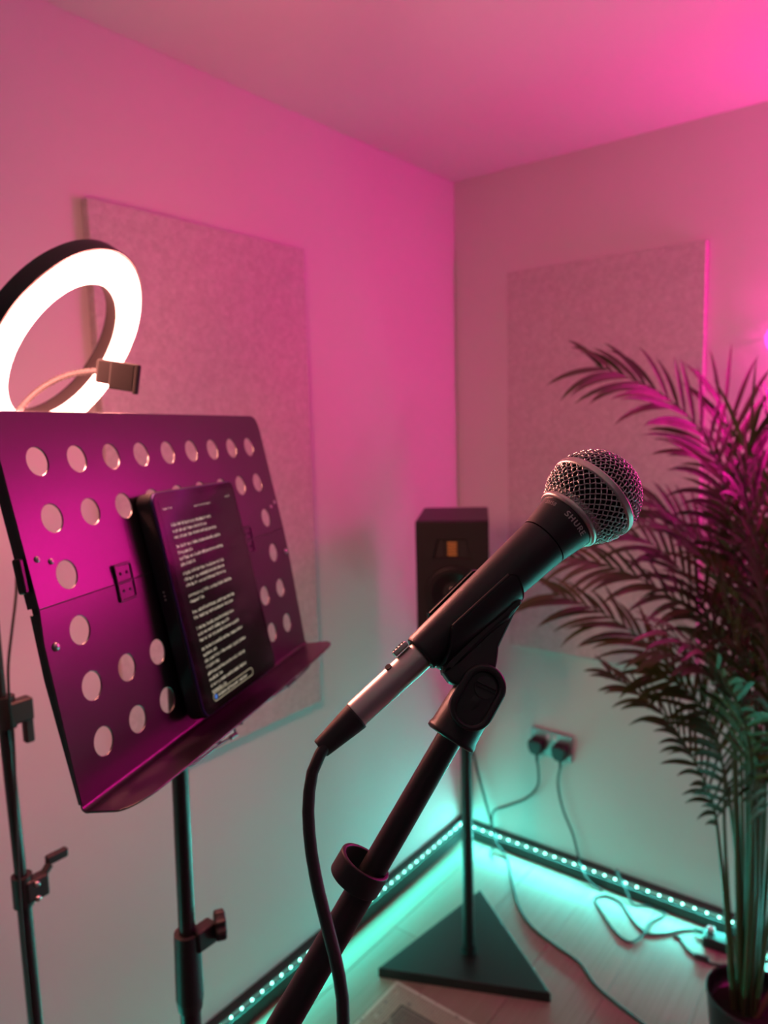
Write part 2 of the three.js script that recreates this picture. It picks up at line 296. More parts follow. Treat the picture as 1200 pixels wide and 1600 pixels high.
{
  const t = thing('power_adapter', 'black power adapter on the floor behind the palm stems', 'adapter', V(-0.085, 0, 0.905)); t.rotation.y = 0.1;
  mesh('housing', box(0.046, 0.03, 0.095, 0, 0.0152, 0, 0.004), M.blackPlastic, t);
  mesh('lead_plug', cyl(V(0.02, 0.015, -0.047), V(0.026, 0.013, -0.075), 0.006, 0.004, 12), M.blackPlastic, t);
  mesh('connector', box(0.012, 0.014, 0.02, 0.012, 0.037, -0.03, 0.002), M.whitePlastic, t);
  mesh('connector', box(0.012, 0.02, 0.012, 0.016, 0.04, 0.018, 0.002), M.whitePlastic, t);
}

// ---------------------------------------------------------------- potted palm
{
  const P0 = V(-0.452, 0, 1.052), t = thing('potted_palm', 'tall artificial palm with arching green fronds in a black pot', 'plant', P0);
  const rel = (a) => V(a[0] - P0.x, a[1] - P0.y, a[2] - P0.z);
  mesh('pot', lathe([[0, 0.001], [0.078, 0.001], [0.081, 0.006], [0.096, 0.172], [0.098, 0.178], [0.096, 0.181], [0.092, 0.179], [0.09, 0.168], [0.086, 0.13], [0, 0.13]], 56), std({ color: lin(0.012, 0.012, 0.014), roughness: 0.4 }), t);
  mesh('soil', lathe([[0, 0.138], [0.05, 0.137], [0.0865, 0.1325]], 32), std({ color: lin(0.012, 0.01, 0.008), roughness: 1 }), t);
  const leafMats = [lin(0.05, 0.085, 0.018), lin(0.062, 0.10, 0.022), lin(0.04, 0.07, 0.016), lin(0.085, 0.10, 0.018)].map((color) => phys({ color, roughness: 0.42, specularIntensity: 0.7, side: THREE.DoubleSide }));
  const stemMat = std({ color: lin(0.06, 0.085, 0.03), roughness: 0.5 }), sheathMat = std({ color: lin(0.16, 0.11, 0.065), roughness: 0.8 });
  function leaflet(base, dir, nrm, L, W, droop, curl) { // folded blade, 3 points a row
    const rows = 7, pos = [], idx = [], uv = []; let p = base.clone(), d = dir.clone();
    for (let i = 0; i <= rows; i++) {
      const s = i / rows, w = W * 0.5 * Math.pow(Math.sin(Math.PI * Math.min(1, 0.09 + s * 0.91)), 0.72) * (1 - 0.25 * s);
      const side = d.clone().cross(nrm).normalize(), n2 = side.clone().cross(d).normalize();
      for (const k of [-1, 0, 1]) { const q = p.clone().addScaledVector(side, k * w).addScaledVector(n2, k ? w * 0.26 : 0); pos.push(q.x, q.y, q.z); uv.push(s, k * 0.5 + 0.5); }
      if (i < rows) { const a = i * 3, b = a + 3; idx.push(a, a + 1, b + 1, a, b + 1, b, a + 1, a + 2, b + 2, a + 1, b + 2, b + 1); }
      d.addScaledVector(V(0, -1, 0), droop / rows * (0.4 + 1.4 * s)).addScaledVector(side, curl / rows).normalize(); p = p.addScaledVector(d, L / rows);
    }
    const g = new THREE.BufferGeometry(); g.setAttribute('position', new THREE.Float32BufferAttribute(pos, 3)); g.setAttribute('uv', new THREE.Float32BufferAttribute(uv, 2)); g.setIndex(idx); g.computeVertexNormals(); return g;
  }
  // rachis of every frond from the pot outwards, where its leaflets begin, their length, width and number of pairs
  const fronds = [
    [[[-0.429, 0.135, 1.035], [-0.388, 0.533, 1.018], [-0.368, 0.982, 0.987], [-0.373, 1.233, 0.963], [-0.399, 1.4, 0.928], [-0.448, 1.494, 0.881], [-0.509, 1.556, 0.822], [-0.568, 1.587, 0.773], [-0.61, 1.609, 0.732]], 0.6, 0.215, 0.0155, 23, 1],
    [[[-0.435, 0.135, 1.028], [-0.396, 0.617, 1.023], [-0.446, 0.93, 0.995], [-0.546, 1.068, 0.937], [-0.627, 1.145, 0.868], [-0.699, 1.193, 0.799], [-0.755, 1.215, 0.74]], 0.56, 0.17, 0.0145, 21, 1],
    [[[-0.439, 0.135, 1.022], [-0.388, 0.478, 0.995], [-0.37, 0.739, 0.935], [-0.382, 0.862, 0.862], [-0.404, 0.949, 0.784], [-0.452, 1.023, 0.69], [-0.512, 1.074, 0.587]], 0.5, 0.18, 0.0145, 22, 1],
    [[[-0.466, 0.135, 1.018], [-0.463, 0.494, 0.979], [-0.471, 0.63, 0.958], [-0.488, 0.732, 0.916], [-0.517, 0.827, 0.859], [-0.551, 0.882, 0.805], [-0.582, 0.924, 0.757]], 0.5, 0.13, 0.0135, 19, 1],
    [[[-0.413, 0.135, 1.027], [-0.343, 0.505, 0.999], [-0.278, 0.874, 0.96], [-0.257, 1.102, 0.908], [-0.266, 1.218, 0.841], [-0.301, 1.274, 0.768], [-0.328, 1.298, 0.713]], 0.55, 0.21, 0.0155, 21, 1],
    [[[-0.442, 0.135, 1.049], [-0.442, 0.718, 1.042], [-0.441, 1.149, 1.023], [-0.452, 1.343, 1.004], [-0.458, 1.435, 1.01], [-0.458, 1.467, 1.037], [-0.451, 1.437, 1.084], [-0.454, 1.334, 1.134]], 0.6, 0.2, 0.0165, 20, 1],
    [[[-0.471, 0.135, 1.041], [-0.519, 0.68, 1.05], [-0.617, 0.897, 1.045], [-0.706, 1.027, 1.004], [-0.769, 1.08, 0.962], [-0.812, 1.105, 0.934]], 0.55, 0.15, 0.013, 20, 1],
    [[[-0.426, 0.135, 1.04], [-0.338, 0.745, 1.007], [-0.285, 1.114, 0.968], [-0.249, 1.323, 0.94], [-0.221, 1.476, 0.912], [-0.221, 1.539, 0.884]], 0.55, 0.2, 0.0155, 20, 0],
    [[[-0.464, 0.135, 1.02], [-0.461, 0.557, 0.985], [-0.467, 0.711, 0.979], [-0.494, 0.833, 0.953], [-0.544, 0.91, 0.907], [-0.607, 0.947, 0.851]], 0.52, 0.14, 0.0135, 18, 0],
    [[[-0.433, 0.135, 1.061], [-0.367, 0.689, 1.046], [-0.287, 1.121, 1.03], [-0.218, 1.324, 1.044], [-0.145, 1.42, 1.105]], 0.55, 0.19, 0.0155, 18, 0],
    [[[-0.437, 0.135, 1.055], [-0.489, 0.6, 1.071], [-0.547, 0.841, 1.08], [-0.579, 0.978, 1.11], [-0.584, 1.04, 1.157], [-0.586, 1.039, 1.22]], 0.52, 0.17, 0.0145, 18, 0],
    [[[-0.417, 0.135, 1.051], [-0.306, 0.58, 1.031], [-0.223, 0.865, 0.999], [-0.183, 1.043, 0.961], [-0.178, 1.151, 0.897], [-0.192, 1.197, 0.822]], 0.55, 0.18, 0.0145, 20, 0],
    [[[-0.424, 0.135, 1.042], [-0.404, 0.699, 1.03], [-0.383, 1.021, 1.025], [-0.368, 1.237, 1.034], [-0.366, 1.379, 1.041], [-0.38, 1.49, 1.034]], 0.55, 0.21, 0.0155, 20, 0],
    [[[-0.43, 0.135, 1.03], [-0.42, 0.62, 1.0], [-0.41, 0.93, 0.96], [-0.43, 1.1, 0.9], [-0.48, 1.2, 0.83], [-0.53, 1.24, 0.77]], 0.55, 0.19, 0.0155, 20, 0],
    [[[-0.45, 0.135, 1.05], [-0.47, 0.7, 1.04], [-0.5, 1.0, 1.01], [-0.54, 1.17, 0.96], [-0.59, 1.25, 0.9], [-0.63, 1.28, 0.85]], 0.56, 0.17, 0.0155, 20, 0],
    [[[-0.44, 0.135, 1.05], [-0.43, 0.6, 1.05], [-0.44, 0.9, 1.06], [-0.47, 1.12, 1.05], [-0.5, 1.27, 1.03], [-0.53, 1.35, 1.0]], 0.55, 0.19, 0.0155, 20, 0],
    [[[-0.43, 0.135, 1.05], [-0.38, 0.6, 1.05], [-0.33, 0.95, 1.04], [-0.29, 1.18, 1.0], [-0.28, 1.33, 0.95], [-0.3, 1.41, 0.89]], 0.55, 0.2, 0.0155, 20, 0],
    [[[-0.46, 0.135, 1.05], [-0.49, 0.55, 1.06], [-0.53, 0.78, 1.04], [-0.58, 0.92, 1.0], [-0.64, 1.0, 0.95], [-0.7, 1.03, 0.89]], 0.52, 0.15, 0.0145, 20, 0],
    [[[-0.44, 0.135, 1.06], [-0.45, 0.8, 1.09], [-0.45, 1.1, 1.13], [-0.45, 1.28, 1.2], [-0.44, 1.36, 1.3]], 0.55, 0.2, 0.0155, 18, 0],
    [[[-0.46, 0.135, 1.06], [-0.47, 0.5, 1.1], [-0.46, 0.8, 1.18], [-0.43, 1.0, 1.28], [-0.4, 1.1, 1.4]], 0.5, 0.18, 0.0145, 18, 0],
  ];
  const rest = [];
  fronds.forEach(([pts, start, len, wid, pairs, own], fi) => {
    const roll = [0.68, 0.5, 0.55, 0.42, 0.6, 0.35, 0.3][fi] ?? 0.2 + 0.45 * ((fi * 0.37) % 1);
    const c = new THREE.CatmullRomCurve3(pts.map(rel), false, 'centripetal'), fl = c.getLength();
    const seg = 60, rad = 7, g = new THREE.TubeGeometry(c, seg, 1, rad), ps = g.attributes.position; // taper the rachis
    for (let i = 0; i <= seg; i++) { const ctr = c.getPointAt(i / seg), r = 0.0062 - 0.005 * (i / seg); for (let j = 0; j <= rad; j++) { const k = i * (rad + 1) + j; ps.setXYZ(k, ctr.x + (ps.getX(k) - ctr.x) * r, ctr.y + (ps.getY(k) - ctr.y) * r, ctr.z + (ps.getZ(k) - ctr.z) * r); } }
    const fr = mesh('frond', g, stemMat, t);
    for (let k = 0; k < pairs; k++) for (const sd of [-1, 1]) {
      const u = start + (1 - start) * Math.min(0.995, (k + (sd > 0 ? 0.5 : 0.1) + rr(-0.15, 0.15)) / pairs), p = c.getPointAt(u), T = c.getTangentAt(u);
      let S = T.clone().cross(V(0, 1, 0)); if (S.length() < 0.25) S = T.clone().cross(V(0.3, 0.2, 1)); S.normalize(); let N = S.clone().cross(T).normalize(); if (N.y < 0) N.negate();
      const side = V(-0.82, 0.1, 0.56); N.multiplyScalar(1 - roll).addScaledVector(side.addScaledVector(T, -side.dot(T)).normalize(), roll).normalize(); S = T.clone().cross(N).normalize(); // fronds roll over towards the open room
      const f = (u - start) / (1 - start), out = 0.86 - 0.5 * f + rr(-0.09, 0.09);
      const dir = T.clone().multiplyScalar(Math.cos(out * 1.05)).addScaledVector(S, sd * Math.sin(out * 1.05)).addScaledVector(N, 0.14 + rr(-0.1, 0.12)).normalize();
      const L = len * (0.62 + 0.62 * Math.sin(Math.PI * (0.2 + 0.6 * f))) * 0.82 * rr(0.88, 1.12) * (S.y * sd > 0.3 ? 0.62 : 1);
      const lg = leaflet(p, dir, N, L, wid * rr(0.85, 1.12), rr(0.35, 0.85), rr(-0.15, 0.15)), m = leafMats[(rnd() * 4) | 0];
      // keep the blades in front of the wall and out of the pot's neighbours
      const q = lg.attributes.position; for (let i = 0; i < q.count; i++) { const x = q.getX(i) + P0.x; if (x > -0.03) q.setX(i, -0.03 - P0.x - (x + 0.03) * 0.15); }
      if (own) mesh('leaflet', lg, m, fr); else rest.push(lg);
    }
  });
  const lo = mesh('leaflets', rest, leafMats[0], t); lo.userData.kind = 'stuff';
  for (const [a, b, r] of [[[-0.45, 0.13, 1.045], [-0.42, 0.27, 1.06], 0.013], [[-0.44, 0.13, 1.035], [-0.447, 0.3, 1.012], 0.011], [[-0.46, 0.13, 1.06], [-0.436, 0.22, 1.10], 0.009]]) mesh('sheath', cyl(rel(a), rel(b), r, r * 0.55, 12), sheathMat, t);
  for (const [a, b] of [[[-0.45, 0.135, 1.03], [-0.463, 0.78, 1.0]], [[-0.43, 0.135, 1.05], [-0.405, 0.8, 1.04]], [[-0.42, 0.135, 1.03], [-0.36, 0.75, 1.035]]]) mesh('cane', cyl(rel(a), rel(b), 0.0085, 0.006, 12), stemMat, t);
}

// ---------------------------------------------------------------- ring light on its tripod
{
  const base = V(-1.742, 0, 0.41), t = thing('ring_light', 'lit round ring lamp on a thin black tripod stand', 'lamp', base);
  const rg = new THREE.Group(); // orientation of the lamp head: z faces out of the lit side
  const q = new THREE.Quaternion().setFromRotationMatrix(new THREE.Matrix4().makeBasis(ringR, ringU, ringN)), c = ringC.clone().sub(base);
  const head = (g) => g.applyQuaternion(q).translate(c.x, c.y, c.z);
  const housing = mesh('housing', head(lathe([[0.0855, -0.003], [0.0855, -0.017], [0.088, -0.020], [0.126, -0.020], [0.129, -0.017], [0.129, 0.0], [0.1265, 0.001], [0.1255, -0.003], [0.0855, -0.003]], 96).rotateX(Math.PI / 2)), M.blackPlastic, t);
  mesh('diffuser', head(lathe([[0.0862, -0.004], [0.0864, 0.001], [0.09, 0.0042], [0.107, 0.0055], [0.122, 0.0042], [0.1252, 0.001], [0.1254, -0.004]], 96).rotateX(Math.PI / 2)), std({ color: lin(0.9), emissive: lin(1.0, 0.86, 0.62), emissiveIntensity: 2.4, roughness: 0.5 }), housing);
  // yoke from the bottom of the ring to the pole
  const bot = c.clone().addScaledVector(ringU, -0.112).addScaledVector(ringN, -0.018), top = V(-0.006, 1.47, 0);
  mesh('ball_joint', [cyl(bot, bot.clone().addScaledVector(ringU, -0.03).addScaledVector(ringN, -0.012), 0.009, 0.008, 16), tube([bot.clone().addScaledVector(ringU, -0.03).addScaledVector(ringN, -0.012), V(0.0, 1.50, 0.05), top], 0.007, 20, 12), new THREE.SphereGeometry(0.013, 18, 12).translate(top.x, top.y, top.z)], M.blackPlastic, t);
  // flexible phone arm with its clamp in front of the ring
  const goose = [[-1.742, 1.45, 0.43], [-1.757, 1.50, 0.515], [-1.7537, 1.5267, 0.5446], [-1.741, 1.5435, 0.5574], [-1.7244, 1.5567, 0.576], [-1.711, 1.5617, 0.5922], [-1.699, 1.563, 0.607]].map((p) => V(...p).sub(base));
  const arm = mesh('flexible_arm', tube(goose, 0.0032, 70, 10), std({ color: lin(0.02), roughness: 0.6 }), t);
  const cv = new THREE.CatmullRomCurve3(goose, false, 'centripetal'), rings = []; for (let k = 4; k < 100; k += 2) { const p = cv.getPointAt(k / 100), tn = cv.getTangentAt(k / 100); rings.push(new THREE.TorusGeometry(0.0033, 0.0005, 5, 10).applyQuaternion(new THREE.Quaternion().setFromUnitVectors(V(0, 0, 1), tn)).translate(p.x, p.y, p.z)); }
  mesh('coils', rings, std({ color: lin(0.03), roughness: 0.55 }), arm);
  const ph = mesh('phone_clamp', [box(0.018, 0.026, 0.020, 0, 0, 0, 0.003), box(0.026, 0.030, 0.010, 0.018, -0.002, 0.006, 0.002), box(0.004, 0.032, 0.022, 0.033, -0.003, 0.004, 0.001)], phys({ color: lin(0.008), roughness: 0.75, specularIntensity: 0.4 }), t);
  ph.position.copy(V(-1.6965, 1.561, 0.619).sub(base)); ph.rotation.set(0.05, -40 * D, -8 * D);
  // stand
  mesh('pole', cyl(V(-0.004, 1.12, 0), V(-0.006, 1.47, 0), 0.0062, 0.0062, 20), M.blackMetal, t);
  mesh('pole', cyl(V(0, 0.86, 0), V(-0.004, 1.16, 0), 0.0075, 0.0075, 20), M.blackMetal, t);
  mesh('pole', cyl(V(0.002, 0.06, 0), V(0, 0.9, 0), 0.0092, 0.0092, 20), M.blackMetal, t);
  const cl = (y, r) => mesh('clamp_collar', [cyl(V(0, y - 0.022, 0), V(0, y + 0.02, 0), r, r, 24), box(0.03, 0.03, 0.018, 0.014, y - 0.002, 0.006, 0.003)], M.blackPlastic, t);
  const c1 = cl(1.145, 0.0115); mesh('lever', box(0.012, 0.034, 0.012, 0.022, 1.115, 0.008, 0.003), M.blackPlastic, c1);
  const c2 = cl(0.9, 0.013); for (const dy of [-0.012, 0.008]) mesh('screw', new THREE.SphereGeometry(0.0042, 12, 8).scale(1, 1, 0.6).translate(0.012, 0.898 + dy, 0.0155), M.steel, c2);
  mesh('wing_knob', [cyl(V(0.024, 0.908, 0.006), V(0.036, 0.918, 0.004), 0.0055, 0.0055, 14), box(0.03, 0.013, 0.010, 0.047, 0.924, 0.003, 0.003)], M.blackPlastic, c2);
  mesh('leg_hub', cyl(V(0.002, 0.34, 0), V(0.002, 0.39, 0), 0.016, 0.016, 20), M.blackPlastic, t);
  for (let k = 0; k < 3; k++) { const a = 0.5 + k * 2.0944, x = Math.cos(a) * 0.34, z = Math.sin(a) * 0.34; mesh('leg', [cyl(V(Math.cos(a) * 0.016, 0.365, Math.sin(a) * 0.016), V(x, 0.0145, z), 0.007, 0.007, 14), cyl(V(0.002 + Math.cos(a) * 0.01, 0.10, Math.sin(a) * 0.01), V(x * 0.5, 0.185, z * 0.5), 0.005, 0.005, 10), new THREE.SphereGeometry(0.0085, 12, 8).translate(x, 0.0157, z)], M.blackMetal, t); }
  mesh('power_cord', tube([V(0.02, 1.46, 0.06), V(0.016, 1.40, 0.05), V(0.012, 1.339, 0.039), V(0.008, 1.30, 0.038), V(-0.001, 1.254, 0.037), V(-0.008, 1.215, 0.036), V(-0.008, 1.17, 0.03), V(0.0, 1.12, 0.014), V(-0.012, 0.9, 0.018), V(-0.012, 0.5, 0.02)], 0.0018, 90, 8), M.rubber, t);
}

// ---------------------------------------------------------------- music stand
const deskS = V(-1.6325, 1.3502, 0.6693), deskQ = new THREE.Quaternion().setFromEuler(new THREE.Euler(-9.371 * D, 21.952 * D, -0.572 * D, 'YXZ'));
{
  const bottom = V(-1.672, 0, 0.6625), t = thing('music_stand', 'black perforated music stand with hinged desk holding the tablet', 'music stand', bottom);
  const place = (o, extra = 0) => { o.quaternion.copy(new THREE.Quaternion().setFromEuler(new THREE.Euler((-9.371 - extra) * D, 21.952 * D, -0.572 * D, 'YXZ'))); o.position.copy(deskS).sub(bottom); return o; };
  const px = 0.051, hr = 0.0128, cx = 0.003, W = 0.2485;
  function plate(s, holes) { for (const [i, y] of holes) s.holes.push(new THREE.Path().absarc((i - 4) * px, y, hr, 0, Math.PI * 2, true)); return extrude(s, 0.0018, 0.0005, 2, 24).translate(0, 0, -0.0018); }
  const all = [0, 1, 2, 3, 4, 5, 6, 7, 8];
  const su = new THREE.Shape(); su.moveTo(cx - W, 0.0001); su.lineTo(cx + W, 0.0001); su.lineTo(cx + W, 0.145); su.quadraticCurveTo(cx + W, 0.169, cx + W - 0.02, 0.169); su.lineTo(cx - W + 0.02, 0.169); su.quadraticCurveTo(cx - W, 0.169, cx - W, 0.145); su.closePath();
  const up = place(mesh('upper_desk', plate(su, [...all.map((i) => [i, 0.124]), ...all.map((i) => [i, 0.073]), [0, 0.022], [8, 0.022]]), M.deskPaint, t), 3.057);
  const sl = poly([[cx - W, -0.0001], [cx - W - 0.003, -0.03], [cx - W, -0.171], [cx + W, -0.171], [cx + W + 0.002, -0.03], [cx + W, -0.0001]]);
  const low = place(mesh('lower_desk', plate(sl, [[0, -0.0285], [8, -0.0285], ...all.flatMap((i) => (i === 3 || i === 5 ? [] : [[i, -0.0795], [i, -0.1305]]))]), M.deskPaint, t));
  // folded rims at the back of both sides
  for (const sx of [-1, 1]) { mesh('side_rim', box(0.0016, 0.142, 0.011, cx + sx * (W - 0.001), 0.073, -0.0065), M.deskPaint, up); mesh('side_rim', extrude(poly([[0.0012, -0.004], [0.011, -0.004], [0.011, -0.06], [0.0035, -0.169], [0.0012, -0.169]]), 0.0016).rotateY(Math.PI / 2).translate(cx + sx * (W - 0.001) - 0.0008, 0, 0), M.deskPaint, low); }
  mesh('seam_strip', box(2 * W - 0.001, 0.016, 0.006, cx, 0, -0.0052), M.blackMetal, low);
  // ledge: a curved fold and a shelf with round ends
  const prof = new THREE.Shape(); { const r = 0.006; prof.moveTo(0, -0.1705); const out = [], inn = []; for (let k = 0; k <= 8; k++) { const a = k / 8 * Math.PI / 2; out.push([r - r * Math.cos(a), -0.1705 - r * Math.sin(a)]); inn.push([r - (r - 0.0017) * Math.cos(a), -0.1705 - (r - 0.0017) * Math.sin(a)]); } out.forEach(([a, b]) => prof.lineTo(a, b)); inn.reverse().forEach(([a, b]) => prof.lineTo(a, b)); }
  mesh('ledge_fold', extrude(prof, 2 * W).rotateY(-Math.PI / 2).translate(cx + W, 0, -0.0018), M.deskPaint, low);
  const ls = new THREE.Shape(); ls.moveTo(-W, 0.004); ls.lineTo(W, 0.004); ls.lineTo(W, 0.030); ls.quadraticCurveTo(W, 0.046, W - 0.035, 0.050); ls.quadraticCurveTo(W - 0.1, 0.0535, 0, 0.0535); ls.quadraticCurveTo(-W + 0.1, 0.0535, -W + 0.035, 0.050); ls.quadraticCurveTo(-W, 0.046, -W, 0.030); ls.closePath();
  mesh('ledge', extrude(ls, 0.0018, 0.0005, 2).rotateX(Math.PI / 2).translate(cx, -0.1747, 0), M.deskPaint, low);
  // hinges with their rivets, and the bigger rivets of the side arms
  const dome = new THREE.SphereGeometry(0.0016, 12, 8).scale(1, 1, 0.7), big = new THREE.SphereGeometry(0.0034, 16, 10).scale(1, 1, 0.75);
  for (const x of [-0.131, 0.134]) {
    const frame = roundRect(x - 0.0135, -0.0185, x + 0.0135, 0.0185, 0.002); frame.holes.push(roundRect(x - 0.0112, -0.016, x + 0.0112, 0.016, 0.002, new THREE.Path()));
    const h = mesh('hinge', [extrude(frame, 0.0022, 0.0008, 2).translate(0, 0, 0.0002), box(0.0224, 0.0158, 0.0012, x, 0.0081, 0.0004), box(0.0224, 0.0158, 0.0012, x, -0.0081, 0.0004), cyl(V(x - 0.011, 0, 0.0008), V(x + 0.011, 0, 0.0008), 0.0014, 0.0014, 10)], M.deskPaint, low);
    for (const dx of [-0.005, 0.005]) for (const dy of [-0.0085, 0.0085]) { const r = mesh('rivet', dome, M.blackSatin, h); r.position.set(x + dx, dy, 0.0012); }
  }
  for (const [x, y] of [[-0.234, 0.041], [-0.219, 0.0365], [0.2405, 0.041], [0.226, 0.0355]]) { const r = mesh('rivet', big, M.steel, up); r.position.set(x, y, 0.0003); r.scale.setScalar(0.8); }
  for (const [x, y] of [[-0.2365, -0.034], [0.2425, -0.033]]) { const r = mesh('rivet', big, M.steel, low); r.position.set(x, y, 0.0003); r.scale.setScalar(1.15); }
  for (const x of [-0.243, 0.249]) mesh('side_arm', [box(0.012, 0.085, 0.0022, x > 0 ? x - 0.012 : x + 0.006, 0.006, -0.0046, 0.001), box(0.006, 0.03, 0.008, x > 0 ? x - 0.002 : x - 0.006, 0.03, -0.008, 0.002)], M.blackMetal, low);
  // wire page holders folded under the ledge
  const wp = (pts) => tube(pts.map(([x, y]) => V(x, y, 0.049)), 0.0013, 60, 8);
  mesh('page_holder', [wp([[-0.161, -0.1765], [-0.155, -0.1785], [-0.1, -0.1815], [-0.072, -0.1845], [-0.0685, -0.1845], [-0.0687, -0.178], [-0.0687, -0.1755]]), cyl(V(-0.08, -0.1838, 0.049), V(-0.067, -0.1848, 0.049), 0.0022, 0.0022, 10)], M.deskPaint, low);
  mesh('page_holder', [wp([[0.149, -0.1765], [0.14, -0.179], [0.083, -0.1815], [0.04, -0.1795], [-0.014, -0.1765]]), cyl(V(0.094, -0.181, 0.049), V(0.07, -0.1812, 0.049), 0.0022, 0.0022, 10)], M.deskPaint, low);
  for (const x of [-0.05, -0.098]) mesh('stud', cyl(V(x, -0.1765, 0.046), V(x, -0.181, 0.046), 0.003, 0.003, 10), M.blackMetal, low);
  // bracket behind the desk
  mesh('tilt_bracket', [box(0.15, 0.022, 0.012, -0.02, -0.045, -0.012, 0.002), box(0.03, 0.07, 0.03, -0.018, -0.055, -0.024, 0.004), cyl(V(-0.052, -0.056, -0.028), V(0.02, -0.056, -0.028), 0.009, 0.009, 18), box(0.012, 0.10, 0.008, 0.196, 0.03, -0.014, 0.001), box(0.38, 0.010, 0.006, 0.01, 0.033, -0.012, 0.001)], M.blackMetal, low);
  // pole
  const at = (y) => V((y - 0.8) * 0.021, y, 0);
  mesh('pole', cyl(at(0.80), at(1.30), 0.0097, 0.0097, 28), M.blackMetal, t);
  mesh('pole', cyl(at(0.1), at(0.87), 0.0122, 0.0122, 28), M.blackMetal, t);
  const col = mesh('height_collar', [cyl(at(0.822), at(0.905), 0.0165, 0.0155, 28), box(0.028, 0.026, 0.018, at(0.895).x + 0.016, 0.896, 0.010, 0.003), cyl(at(0.808), at(0.824), 0.0142, 0.0165, 28)], M.blackPlastic, t);
  const kn = []; { const s = new THREE.Shape(); for (let k = 0; k <= 48; k++) { const a = k / 48 * 6.28318, r = 0.016 + 0.0014 * Math.cos(a * 8); k ? s.lineTo(r * Math.cos(a), r * Math.sin(a)) : s.moveTo(r, 0); } kn.push(extrude(s, 0.013, 0.0025, 2).rotateY(Math.PI / 2).rotateY(-0.55).translate(at(0.9).x + 0.028, 0.903, 0.016)); }
  mesh('star_knob', kn, M.blackPlastic, col);
  mesh('knob_bolt', cyl(V(at(0.9).x + 0.02, 0.9, 0.012), V(at(0.9).x + 0.036, 0.904, 0.020), 0.003, 0.003, 10), M.steel, col);
  mesh('leg_hub', cyl(at(0.30), at(0.35), 0.02, 0.02, 24), M.blackPlastic, t);
  for (let k = 0; k < 3; k++) { const a = 1.2 + k * 2.0944, x = Math.cos(a) * 0.3, z = Math.sin(a) * 0.3; mesh('leg', [cyl(V(Math.cos(a) * 0.018 - 0.01, 0.325, Math.sin(a) * 0.018), V(x, 0.0145, z), 0.008, 0.008, 14), cyl(V(Math.cos(a) * 0.01 - 0.013, 0.12, Math.sin(a) * 0.01), V(x * 0.55, 0.155, z * 0.55), 0.005, 0.005, 10), new THREE.SphereGeometry(0.009, 12, 8).translate(x, 0.0162, z)], M.blackMetal, t); }
}

